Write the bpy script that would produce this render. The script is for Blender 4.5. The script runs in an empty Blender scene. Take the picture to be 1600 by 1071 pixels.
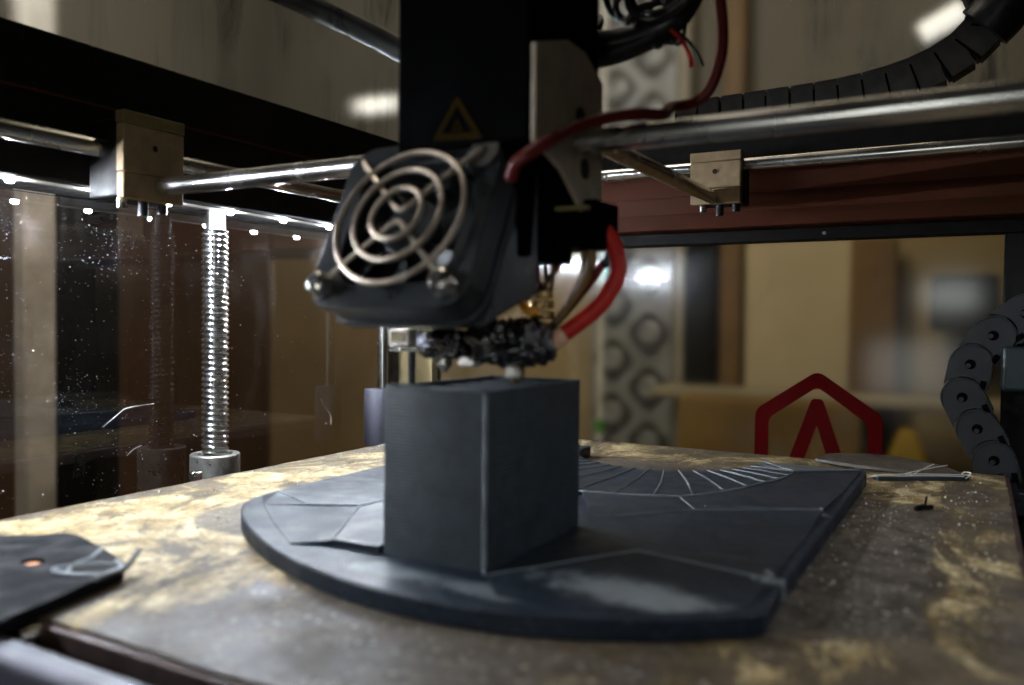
import bpy, bmesh, math, random
from mathutils import Vector, Matrix, Euler, noise
random.seed(7)
MM = 0.001
SC = bpy.context.scene
COL = SC.collection
R = math.radians

# ------------------------------------------------------------------ camera
cam = bpy.data.cameras.new('camera')
cam.lens = 29.126; cam.sensor_width = 36.0; cam.sensor_fit = 'HORIZONTAL'
cam.clip_start = 0.01; cam.clip_end = 30.0
cam.dof.use_dof = True; cam.dof.focus_distance = 0.47; cam.dof.aperture_fstop = 7.8
cam_o = bpy.data.objects.new('camera', cam); COL.objects.link(cam_o)
_y, _p, _r = R(29.507), R(-1.504), R(0.569)
_F = Vector((-math.sin(_y)*math.cos(_p), math.cos(_y)*math.cos(_p), math.sin(_p)))
_R = Vector((math.cos(_y), math.sin(_y), 0)); _U = _R.cross(_F)
_R2 = _R*math.cos(_r)+_U*math.sin(_r); _U2 = -_R*math.sin(_r)+_U*math.cos(_r)
m3 = Matrix((_R2, _U2, -_F)).transposed()
cam_o.matrix_world = Matrix.Translation((0, 0, 0.080)) @ m3.to_4x4()
SC.camera = cam_o

# ------------------------------------------------------------------ world, lamps, exposure
w = bpy.data.worlds.new('World'); SC.world = w; w.use_nodes = True
w.node_tree.nodes['Background'].inputs[0].default_value = (0.9, 0.8, 0.65, 1)
w.node_tree.nodes['Background'].inputs[1].default_value = 0.006
SC.view_settings.view_transform = 'Standard'; SC.view_settings.look = 'None'
SC.view_settings.exposure = 0.22; SC.view_settings.gamma = 1.0
SC.cycles.use_denoising = True
SC.cycles.max_bounces = 10; SC.cycles.transparent_max_bounces = 16
SC.cycles.sample_clamp_indirect = 4.0
SC.cycles.caustics_reflective = False; SC.cycles.caustics_refractive = False

def area_lamp(name, loc, target, sx, sy, watts, col):
    l = bpy.data.lights.new(name, 'AREA'); l.shape = 'RECTANGLE'; l.size = sx*MM; l.size_y = sy*MM
    l.energy = watts; l.color = col
    o = bpy.data.objects.new(name, l); COL.objects.link(o)
    o.location = Vector(loc)*MM
    o.rotation_euler = (Vector(target)-Vector(loc)).to_track_quat('-Z', 'Y').to_euler()
    return o
LED_STRENGTH = 4300.0
area_lamp('room_lamp', (-250, 800, 1000), (-350, 1500, 380), 500, 200, 2.3, (1.0, 0.86, 0.62))
area_lamp('room_lamp_side', (-620, 320, 900), (-1600, 700, 350), 300, 300, 9.0, (1.0, 0.93, 0.82))  # added fill aimed away from the printer, brightens walls and pale post
area_lamp('lamp_behind_viewer', (-36, -120, 118), (-150, 230, 40), 66, 34, 0.055, (0.95, 1.0, 0.97))
area_lamp('window_behind_viewer', (-77, -120, 24), (-120, 230, 30), 110, 70, 0.07, (0.95, 0.97, 0.92))
area_lamp('opposite_light_strip', (72, 240, 139), (72, 240, 0), 5, 500, 0.24, (0.88, 0.94, 1.0))
pl = bpy.data.lights.new('room_ceiling_lamp', 'POINT'); pl.energy = 9.0; pl.color = (1.0, 0.9, 0.76); pl.shadow_soft_size = 0.12  # unseen point fill added to raise the dim room walls
plo = bpy.data.objects.new('room_ceiling_lamp', pl); COL.objects.link(plo); plo.location = (-0.56, 0.25, 1.2)

# ------------------------------------------------------------------ materials
def newmat(name):
    m = bpy.data.materials.new(name); m.use_nodes = True
    nt = m.node_tree; return m, nt, nt.nodes['Principled BSDF'], nt.nodes['Material Output']
class N:
    """small helper to write node trees as expressions"""
    def __init__(s, nt): s.nt = nt; s._pos = None
    def n(s, t, **kw):
        x = s.nt.nodes.new(t)
        for k, v in kw.items(): setattr(x, k, v)
        return x
    def put(s, sock, v):
        if isinstance(v, bpy.types.NodeSocket): s.nt.links.new(v, sock)
        else: sock.default_value = v
    def pos(s):
        if s._pos is None: s._pos = s.n('ShaderNodeTexCoord').outputs['Object']
        return s._pos
    def math(s, op, a, b=0.0, clamp=False):
        x = s.n('ShaderNodeMath', operation=op, use_clamp=clamp); s.put(x.inputs[0], a); s.put(x.inputs[1], b); return x.outputs[0]
    def scale(s, v, k):
        x = s.n('ShaderNodeMapping'); s.put(x.inputs['Vector'], v); x.inputs['Scale'].default_value = k; return x.outputs[0]
    def noise(s, sc, det=4.0, rough=0.55, vec=None, dist=0.0, col=False):
        x = s.n('ShaderNodeTexNoise'); s.put(x.inputs['Vector'], vec if vec is not None else s.pos())
        x.inputs['Scale'].default_value = sc; x.inputs['Detail'].default_value = det
        x.inputs['Roughness'].default_value = rough; x.inputs['Distortion'].default_value = dist
        return x.outputs['Color' if col else 'Fac']
    def ramp(s, v, a, b, lo=0.0, hi=1.0):
        x = s.n('ShaderNodeMapRange', clamp=True, interpolation_type='SMOOTHSTEP'); s.put(x.inputs[0], v)
        for i, q in enumerate((a, b, lo, hi)): x.inputs[i+1].default_value = q
        return x.outputs[0]
    def mix(s, f, a, b, mode='MIX'):
        x = s.n('ShaderNodeMix', data_type='RGBA', blend_type=mode)
        s.put(x.inputs[0], f); s.put(x.inputs[6], a); s.put(x.inputs[7], b); return x.outputs[2]
    def bump(s, h, strength=0.3, dist=0.0005, normal=None):
        x = s.n('ShaderNodeBump'); s.put(x.inputs['Height'], h); x.inputs['Strength'].default_value = strength
        x.inputs['Distance'].default_value = dist
        if normal is not None: s.put(x.inputs['Normal'], normal)
        return x.outputs[0]
    def xyz(s, v=None):
        x = s.n('ShaderNodeSeparateXYZ'); s.put(x.inputs[0], v if v is not None else s.pos()); return x.outputs
def C(r, g, b): return (r, g, b, 1.0)

def plain(name, col, rough=0.5, metal=0.0, var=0.25, nsc=120.0, bump=0.15, dirt=None, stretch=(1, 1, 1), spec=0.5):
    m, nt, b, o = newmat(name); g = N(nt)
    v = g.scale(g.pos(), stretch)
    n1 = g.noise(nsc, 5, 0.6, v)
    dark = C(*[c*(1-var) for c in col]); lite = C(*[min(1, c*(1+var)) for c in col])
    c = g.mix(g.ramp(n1, 0.3, 0.7), dark, lite)
    if dirt:
        c = g.mix(g.math('MULTIPLY', g.ramp(g.noise(nsc*0.25, 6, 0.65, dist=0.6), 0.5, 0.72), dirt[3]), c, C(*dirt[:3]))
    g.put(b.inputs['Base Color'], c); b.inputs['Metallic'].default_value = metal; b.inputs['Specular IOR Level'].default_value = spec
    g.put(b.inputs['Roughness'], g.ramp(g.noise(nsc*0.5, 4), 0.3, 0.7, max(0.02, rough*0.75), min(1, rough*1.25)))
    if bump: g.put(b.inputs['Normal'], g.bump(n1, bump, 0.0004))
    return m

M = {}
M['black_metal'] = plain('black_anodised_metal', (0.006, 0.005, 0.0045), 0.6, 0.0, 0.35, 300, 0.1, spec=0.2)
M['maroon_metal'] = plain('brown_painted_profile', (0.085, 0.023, 0.010), 0.6, 0.0, 0.12, 40, 0.0, (0.060, 0.030, 0.009, 0.45), (0.6, 1, 1), 0.15)  # black anodised profile, its warm reflected light painted in as maroon
M['steel'] = plain('polished_steel', (0.72, 0.71, 0.68), 0.24, 1.0, 0.04, 60, 0)
M['screw_steel'] = plain('lead_screw_steel', (0.68, 0.68, 0.68), 0.2, 1.0, 0.12, 400, 0.05, (0.25, 0.2, 0.1, 0.3))
M['nickel'] = plain('nickel_plate', (0.66, 0.62, 0.56), 0.25, 1.0, 0.1, 400, 0.05)
M['satin'] = plain('satin_steel', (0.55, 0.53, 0.48), 0.34, 0.9, 0.1, 300, 0.02)
M['guard_wire'] = plain('guard_wire', (0.42, 0.36, 0.29), 0.45, 0.8, 0.15, 200, 0.05)
M['tan_block'] = plain('tan_block', (0.38, 0.265, 0.14), 0.65, 0.0, 0.14, 180, 0.2, (0.10, 0.065, 0.025, 0.55))
M['olive_cap'] = plain('olive_tape', (0.21, 0.165, 0.06), 0.5, 0.0, 0.14, 180, 0.12)
M['hole'] = plain('dark_hole', (0.006, 0.005, 0.004), 0.7, 0, 0.1, 200, 0)  # flat black discs: the shade inside holes put into the colour
M['fan_black'] = plain('fan_black_plastic', (0.018, 0.021, 0.025), 0.36, 0.0, 0.25, 160, 0.1, (0.06, 0.06, 0.06, 0.4))
M['head_black'] = plain('head_black', (0.0016, 0.0016, 0.002), 0.7, 0.0, 0.3, 150, 0.1, spec=0.02)
M['side_plate'] = plain('head_side_plate', (0.46, 0.38, 0.28), 0.55, 0.0, 0.12, 120, 0.1, (0.12, 0.1, 0.07, 0.5))
M['char'] = plain('charred_plastic', (0.006, 0.006, 0.007), 0.10, 0.0, 0.4, 330, 1.0, spec=1.0)
M['brass'] = plain('brass', (0.78, 0.56, 0.25), 0.28, 1.0, 0.15, 300, 0.1)
M['ceramic'] = plain('ceramic_white', (0.86, 0.78, 0.68), 0.4, 0.0, 0.2, 200, 0.15)
M['red_wire'] = plain('red_silicone', (0.62, 0.028, 0.018), 0.42, 0.0, 0.15, 200, 0.05)
M['dark_red'] = plain('dark_red_wire', (0.13, 0.008, 0.006), 0.45, 0.0, 0.15, 200, 0.05)
M['olive_wire'] = plain('olive_wire', (0.20, 0.13, 0.035), 0.5, 0, 0.2, 200, 0.05)
M['orange'] = plain('orange_wire', (0.80, 0.30, 0.02), 0.45, 0, 0.15, 200, 0.05)
M['black_wire'] = plain('black_wire', (0.010, 0.010, 0.011), 0.4, 0, 0.2, 200, 0.05)
M['glassfibre'] = plain('frayed_sleeve', (0.90, 0.50, 0.34), 0.6, 0, 0.2, 500, 0.3)  # frayed wire end; the strong light on it is painted as pale orange
M['tube_grey'] = plain('grey_feed_tube', (0.05, 0.05, 0.047), 0.35, 0, 0.15, 100, 0.03)
M['brass_copper'] = plain('copper_insert', (0.75, 0.33, 0.16), 0.4, 0.5, 0.3, 400, 0.2, (0.05, 0.03, 0.02, 0.8))
M['scrap_black'] = plain('scrap_black_plastic', (0.006, 0.0065, 0.009), 0.75, 0, 0.3, 200, 0.15, spec=0.12)
M['washer'] = plain('dull_washer', (0.09, 0.085, 0.075), 0.6, 0.3, 0.2, 200, 0.05)
M['sticker_yellow'] = plain('sticker_yellow', (0.024, 0.015, 0.0015), 0.9, 0, 0.15, 100, 0.03, spec=0.03)
M['chain'] = plain('chain_plastic', (0.016, 0.017, 0.021), 0.42, 0, 0.12, 150, 0.05, spec=0.35)
M['chain_dark'] = plain('chain_recess', (0.002, 0.002, 0.002), 0.8, 0, 0.2, 300, 0, spec=0.02)  # near-black for raised discs and strips; shade of pin holes and gaps painted
M['chain_grey'] = plain('chain_grey_plastic', (0.028, 0.026, 0.023), 0.5, 0, 0.25, 200, 0.1)
M['teal'] = plain('teal_black_plastic', (0.004, 0.013, 0.015), 0.4, 0, 0.2, 200, 0.05)
M['bar_grey'] = plain('lilac_grey_aluminium', (0.085, 0.082, 0.105), 0.5, 0.2, 0.12, 150, 0.05)
M['copper_edge'] = plain('bed_copper_edge', (0.075, 0.045, 0.038), 0.5, 0.3, 0.3, 250, 0.25, (0.05, 0.03, 0.02, 0.7))
M['olive_sheet'] = plain('olive_sheet', (0.20, 0.155, 0.075), 0.55, 0, 0.15, 40, 0.05)
M['tape_white'] = plain('led_tape', (0.14, 0.125, 0.10), 0.45, 0, 0.1, 200, 0.05)
M['dust'] = plain('dust', (0.75, 0.74, 0.72), 0.8, 0, 0.1, 200, 0)
M['lint'] = plain('lint', (0.60, 0.56, 0.50), 0.8, 0, 0.1, 200, 0)
M['flake'] = plain('dark_bed_flap', (0.060, 0.047, 0.036), 0.5, 0, 0.35, 300, 0.3, (0.2, 0.17, 0.13, 0.35))
M['base_dark'] = plain('machine_base', (0.012, 0.014, 0.013), 0.5, 0, 0.3, 40, 0.1)
M['base_grey'] = plain('base_grey_green', (0.10, 0.12, 0.11), 0.35, 0.2, 0.2, 60, 0.05)
M['logo_red'] = plain('logo_red', (0.058, 0.0006, 0.001), 0.85, 0, 0.08, 100, 0, spec=0.05)
# room
M['wall_beige'] = plain('room_wall_beige', (0.30, 0.235, 0.13), 0.7, 0, 0.18, 2.5, 0.0)
M['wall_upper'] = plain('room_wall_grey', (0.135, 0.128, 0.11), 0.7, 0, 0.18, 2.0, 0.0)
M['wall_brown'] = plain('room_wall_brown', (0.060, 0.032, 0.014), 0.7, 0, 0.4, 2.0, 0.0)
M['relief'] = plain('relief_panel', (0.29, 0.31, 0.33), 0.4, 0.3, 0.2, 12, 0.0)
M['relief_ring'] = plain('relief_ring', (0.055, 0.055, 0.055), 0.5, 0.2, 0.2, 30, 0.0)
M['room_dark'] = plain('dark_post', (0.007, 0.007, 0.005), 0.8, 0, 0.4, 6, 0.0, spec=0.05)
M['room_brown'] = plain('brown_wood', (0.16, 0.095, 0.040), 0.6, 0, 0.35, 5, 0.0)
M['paper'] = plain('cream_board', (0.55, 0.48, 0.34), 0.6, 0, 0.12, 3.5, 0.0, (0.34, 0.24, 0.13, 0.8))
M['grey_post'] = plain('grey_post', (0.32, 0.30, 0.25), 0.6, 0, 0.25, 5, 0.0)
M['pale_post'] = plain('pale_post', (0.86, 0.85, 0.80), 0.6, 0, 0.3, 16, 0.0)
M['cardboard'] = plain('cardboard', (0.19, 0.115, 0.028), 0.7, 0, 0.25, 6, 0.0)
M['yellow_bag'] = plain('yellow_bag', (0.36, 0.235, 0.01), 0.6, 0, 0.25, 8, 0.0)
M['counter'] = plain('pale_counter', (0.34, 0.30, 0.22), 0.5, 0, 0.2, 4, 0.0)
M['green'] = plain('green_plastic', (0.06, 0.35, 0.03), 0.5, 0, 0.2, 10, 0.0)

def emit(name, col, strength):
    m, nt, b, o = newmat(name); g = N(nt)
    b.inputs['Base Color'].default_value = C(0.8, 0.8, 0.8)
    b.inputs['Emission Color'].default_value = C(*col)
    g.put(b.inputs['Emission Strength'], g.ramp(g.noise(800, 2), 0.2, 0.8, strength*0.95, strength*1.05))
    return m
M['led'] = emit('led_light', (0.82, 0.90, 1.0), LED_STRENGTH)
M['tube_lamp'] = emit('lit_tube', (1.0, 1.0, 0.94), 0.9)

def glass(name, tint, ior, rough, dirt_col, dirt_amt, streak=(1, 1, 1), smear=0.5, nsc=14.0, haze=0.25):
    m, nt, b, o = newmat(name); nt.nodes.remove(b); g = N(nt)
    tr = g.n('ShaderNodeBsdfRefraction'); tr.inputs['Color'].default_value = C(*[math.sqrt(q) for q in tint]); tr.inputs['Roughness'].default_value = haze; tr.inputs['IOR'].default_value = 1.2
    gl = g.n('ShaderNodeBsdfGlossy'); gl.inputs['Roughness'].default_value = rough; gl.inputs[0].default_value = C(1, 1, 1)
    df = g.n('ShaderNodeBsdfDiffuse'); df.inputs[0].default_value = C(*dirt_col)
    fr = g.n('ShaderNodeFresnel'); fr.inputs[0].default_value = ior
    n1 = g.ramp(g.noise(nsc, 6, 0.65, g.scale(g.pos(), streak), 0.8), 0.48, 0.78)
    n2 = g.ramp(g.noise(nsc*0.3, 3), 0.35, 0.7)
    d = g.math('ADD', g.math('MULTIPLY', g.math('MULTIPLY', n1, n2), smear), dirt_amt)
    m1 = g.n('ShaderNodeMixShader'); g.put(m1.inputs[0], d); nt.links.new(tr.outputs[0], m1.inputs[1]); nt.links.new(df.outputs[0], m1.inputs[2])
    m2 = g.n('ShaderNodeMixShader'); front = g.math('SUBTRACT', 1.0, g.n('ShaderNodeNewGeometry').outputs['Backfacing']); g.put(m2.inputs[0], g.math('MULTIPLY', fr.outputs[0], front)); nt.links.new(m1.outputs[0], m2.inputs[1]); nt.links.new(gl.outputs[0], m2.inputs[2])
    nt.links.new(m2.outputs[0], o.inputs[0])
    return m
M['side_glass'] = glass('smoked_side_acrylic', (0.70, 0.62, 0.52), 1.95, 0.012, (0.40, 0.34, 0.30), 0.0025, (1, 1, 0.35), 0.05, 30, 0.09)
M['door_glass'] = glass('clear_door_acrylic', (0.84, 0.79, 0.64), 1.42, 0.12, (0.45, 0.38, 0.28), 0.005, (1, 1, 0.6), 0.14, 22, 0.155)
M['cover_glass'] = glass('clear_cover_acrylic', (0.85, 0.83, 0.78), 1.45, 0.10, (0.6, 0.57, 0.5), 0.012, (1, 1, 0.12), 0.8, 40, 0.165)

# printed plastic: dark blue-grey, layer lines, pale scuff marks and a painted sheen
def printed(name, base, layer=True, scuffs_and_sheen=(), rough=0.42, dust=0.0):
    m, nt, b, o = newmat(name); g = N(nt)
    geo = g.n('ShaderNodeNewGeometry').outputs['Position']
    n1 = g.noise(160, 5, 0.6, geo)
    c = g.mix(g.ramp(n1, 0.3, 0.7), C(*[q*0.8 for q in base]), C(*[q*1.25 for q in base]))
    s = None
    for (x, y, rx, ry, amt) in scuffs_and_sheen:
        v = g.n('ShaderNodeMapping', vector_type='TEXTURE'); g.put(v.inputs[0], geo)
        v.inputs['Location'].default_value = (x*MM, y*MM, 0.006); v.inputs['Scale'].default_value = (rx*MM, ry*MM, 0.02)
        L = g.n('ShaderNodeVectorMath', operation='LENGTH'); nt.links.new(v.outputs[0], L.inputs[0])
        d = g.math('ADD', L.outputs['Value'], g.math('MULTIPLY', g.math('SUBTRACT', g.noise(140, 5, 0.7, geo), 0.5), 1.6))
        k = g.math('MULTIPLY', g.ramp(d, 1.1, 0.3), amt)
        s = k if s is None else g.math('MAXIMUM', s, k)
    if s is not None: c = g.mix(s, c, C(0.27, 0.30, 0.31))
    if dust: c = g.mix(g.math('MULTIPLY', g.ramp(g.noise(420, 6, 0.75, geo), 0.52, 0.75), dust), c, C(0.22, 0.24, 0.26))
    g.put(b.inputs['Base Color'], c)
    g.put(b.inputs['Roughness'], g.ramp(g.noise(60, 4, 0.6, geo), 0.3, 0.7, rough*0.8, rough*1.25))
    if layer:
        z = g.xyz(geo)[2]
        wv = g.math('SINE', g.math('MULTIPLY', z, 2*math.pi/0.0011))
        irr = g.noise(1.0, 4, 0.65, g.scale(geo, (14, 14, 620)))
        h = g.math('ADD', g.math('MULTIPLY', wv, 0.35), irr)
        g.put(b.inputs['Normal'], g.bump(h, 0.40, 0.0004))
    else:
        h = g.math('ADD', g.math('MULTIPLY', g.noise(300, 4, 0.6, geo), 0.6), g.math('MULTIPLY', g.math('SINE', g.math('MULTIPLY', g.math('ADD', g.xyz(geo)[0], g.xyz(geo)[1]), 2*math.pi/0.0016)), 0.45))
        g.put(b.inputs['Normal'], g.bump(h, 0.12, 0.0003)); b.inputs['Specular IOR Level'].default_value = 0.27
    return m
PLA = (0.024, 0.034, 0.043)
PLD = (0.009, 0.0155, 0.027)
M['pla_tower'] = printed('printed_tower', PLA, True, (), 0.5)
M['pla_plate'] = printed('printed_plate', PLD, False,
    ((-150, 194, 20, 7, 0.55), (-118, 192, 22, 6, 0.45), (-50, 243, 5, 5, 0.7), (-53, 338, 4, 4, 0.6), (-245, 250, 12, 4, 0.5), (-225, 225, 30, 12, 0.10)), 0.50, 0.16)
M['pla_facet'] = printed('printed_facet', (0.014, 0.0205, 0.030), False, ((-78, 209, 34, 11, 0.75), (-50, 242, 6, 6, 0.8), (-150, 200, 22, 6, 0.5)), 0.46, 0.10)  # paler copy of the plastic for lit facets; front reflection painted as pale patch
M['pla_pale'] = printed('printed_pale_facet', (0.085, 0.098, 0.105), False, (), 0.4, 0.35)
M['pla_seam'] = printed('whitened_seam', (0.19, 0.21, 0.225), False, (), 0.5, 0.4)

# bed sheet: grey-brown film with dried yellow glue and imprints of earlier prints
def bed_mat():
    m, nt, b, o = newmat('bed_film_with_glue'); g = N(nt)
    geo = g.n('ShaderNodeNewGeometry').outputs['Position']
    wob = g.n('ShaderNodeVectorMath', operation='SUBTRACT'); nt.links.new(g.noise(45, 4, 0.6, geo, col=True), wob.inputs[0]); wob.inputs[1].default_value = (0.5, 0.5, 0.5)
    wsc = g.n('ShaderNodeVectorMath', operation='SCALE'); nt.links.new(wob.outputs[0], wsc.inputs[0]); wsc.inputs['Scale'].default_value = 0.020
    wp = g.n('ShaderNodeVectorMath', operation='ADD'); nt.links.new(geo, wp.inputs[0]); nt.links.new(wsc.outputs[0], wp.inputs[1]); wpos = wp.outputs[0]
    def rbox(x0, x1, y0, y1, r, soft, p=geo, wobble=0.0):
        c = g.xyz(p)
        if wobble:
            pass
        qx = g.math('SUBTRACT', g.math('ABSOLUTE', g.math('SUBTRACT', c[0], (x0+x1)/2*MM)), ((x1-x0)/2-r)*MM)
        qy = g.math('SUBTRACT', g.math('ABSOLUTE', g.math('SUBTRACT', c[1], (y0+y1)/2*MM)), ((y1-y0)/2-r)*MM)
        qx = g.math('MAXIMUM', qx, 0.0); qy = g.math('MAXIMUM', qy, 0.0)
        d = g.math('SQRT', g.math('ADD', g.math('MULTIPLY', qx, qx), g.math('MULTIPLY', qy, qy)))
        return g.ramp(d, (r+soft)*MM, (r-soft)*MM)
    film = g.mix(g.ramp(g.noise(30, 6, 0.65, geo), 0.3, 0.7), C(0.040, 0.030, 0.020), C(0.130, 0.100, 0.070))
    film = g.mix(g.math('MULTIPLY', g.ramp(g.noise(110, 5, 0.7, geo), 0.5, 0.75), 0.5), film, C(0.25, 0.22, 0.19))
    # where the glue was brushed on
    reg = rbox(-330, -182, 134, 400, 30, 20, wpos)
    reg2 = rbox(-12, 8, 150, 440, 6, 8, wpos)
    reg3 = rbox(-340, 20, 446, 512, 10, 14, wpos)
    reg4 = rbox(-66, -10, 408, 466, 8, 7, wpos)
    reg5 = rbox(-80, 20, 100, 222, 10, 10, wpos)
    rg = g.math('MULTIPLY', reg, 1.0)
    for q, wgt in ((reg2, 0.8), (reg3, 0.6), (reg4, 0.8), (reg5, 0.35)): rg = g.math('MAXIMUM', rg, g.math('MULTIPLY', q, wgt))
    brush = g.noise(24, 9, 0.72, g.scale(geo, (1.0, 0.55, 1)), 1.5)
    gl = g.math('ADD', brush, g.math('MULTIPLY', rg, 0.17))
    glue = g.ramp(gl, 0.575, 0.70)
    thin = g.ramp(gl, 0.48, 0.62)
    imp = rbox(-66, -13, 226, 388, 20, 1.2)            # imprint right of the print
    imp2 = rbox(-277, -22, 214, 470, 26, 1.4)          # imprint around the print
    imp3 = rbox(-188, -62, 110, 182, 6, 2.5, wpos)
    im = g.math('MAXIMUM', imp, g.math('MAXIMUM', g.math('MULTIPLY', imp3, 0.8), g.math('MULTIPLY', imp2, 0.9)))
    back = g.ramp(g.xyz(geo)[1], 0.395, 0.41)
    im = g.math('MULTIPLY', im, g.math('SUBTRACT', 1.0, g.math('MULTIPLY', back, 0.9)))
    keep = g.math('SUBTRACT', 1.0, g.math('MULTIPLY', im, 0.95))
    glue = g.math('MULTIPLY', glue, keep); thin = g.math('MULTIPLY', thin, keep)
    gcol = g.mix(g.ramp(g.noise(70, 8, 0.75, geo), 0.34, 0.66), C(0.20, 0.125, 0.032), C(0.66, 0.53, 0.30))
    grey = g.mix(g.ramp(g.noise(90, 7, 0.75, geo), 0.35, 0.65), C(0.046, 0.038, 0.030), C(0.140, 0.116, 0.094))
    film = g.mix(g.math('MULTIPLY', im, 0.85), film, grey)
    col = g.mix(g.math('MULTIPLY', thin, 0.6), film, C(0.105, 0.074, 0.030))
    col = g.mix(g.math('MULTIPLY', glue, 0.9), col, gcol)
    # dark worn spots, scraper scratches and pale crumbs
    col = g.mix(g.math('MULTIPLY', g.ramp(g.noise(40, 9, 0.75, geo, 1.4), 0.545, 0.66), 0.78), col, C(0.034, 0.025, 0.016))
    rot = g.n('ShaderNodeMapping'); g.put(rot.inputs['Vector'], geo); rot.inputs['Rotation'].default_value = (0, 0, 0.5); rot.inputs['Scale'].default_value = (18, 900, 1)
    scr = g.math('MULTIPLY', g.ramp(g.noise(1.0, 3, 0.6, rot.outputs[0]), 0.66, 0.74), g.ramp(g.noise(14, 3, 0.5, geo), 0.5, 0.65))
    col = g.mix(g.math('MULTIPLY', scr, 0.35), col, C(0.42, 0.38, 0.31))
    vo = g.n('ShaderNodeTexVoronoi'); g.put(vo.inputs['Vector'], geo); vo.inputs['Scale'].default_value = 230
    sp = g.math('MULTIPLY', g.ramp(vo.outputs['Distance'], 0.26, 0.12), g.math('MAXIMUM', g.ramp(g.noise(38, 4, 0.6, geo), 0.52, 0.62), g.math('MULTIPLY', im, 0.6)))
    col = g.mix(g.math('MULTIPLY', sp, 0.55), col, C(0.55, 0.52, 0.46))
    grit = g.ramp(g.noise(330, 8, 0.8, geo), 0.36, 0.64, 0.62, 1.25)
    gc = g.n('ShaderNodeCombineXYZ'); [g.put(gc.inputs[i], grit) for i in range(3)]
    col = g.mix(1.0, col, gc.outputs[0], 'MULTIPLY')
    g.put(b.inputs['Base Color'], col)
    g.put(b.inputs['Roughness'], g.ramp(g.noise(40, 5, 0.6, geo), 0.3, 0.7, 0.45, 0.72)); b.inputs['Specular IOR Level'].default_value = 0.28
    h = g.math('ADD', g.math('ADD', g.math('MULTIPLY', glue, 0.5), g.math('MULTIPLY', g.noise(400, 6, 0.7, geo), 0.6)), g.math('MULTIPLY', sp, 0.7))
    g.put(b.inputs['Normal'], g.bump(h, 0.45, 0.0006))
    return m
M['bed'] = bed_mat()

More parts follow.
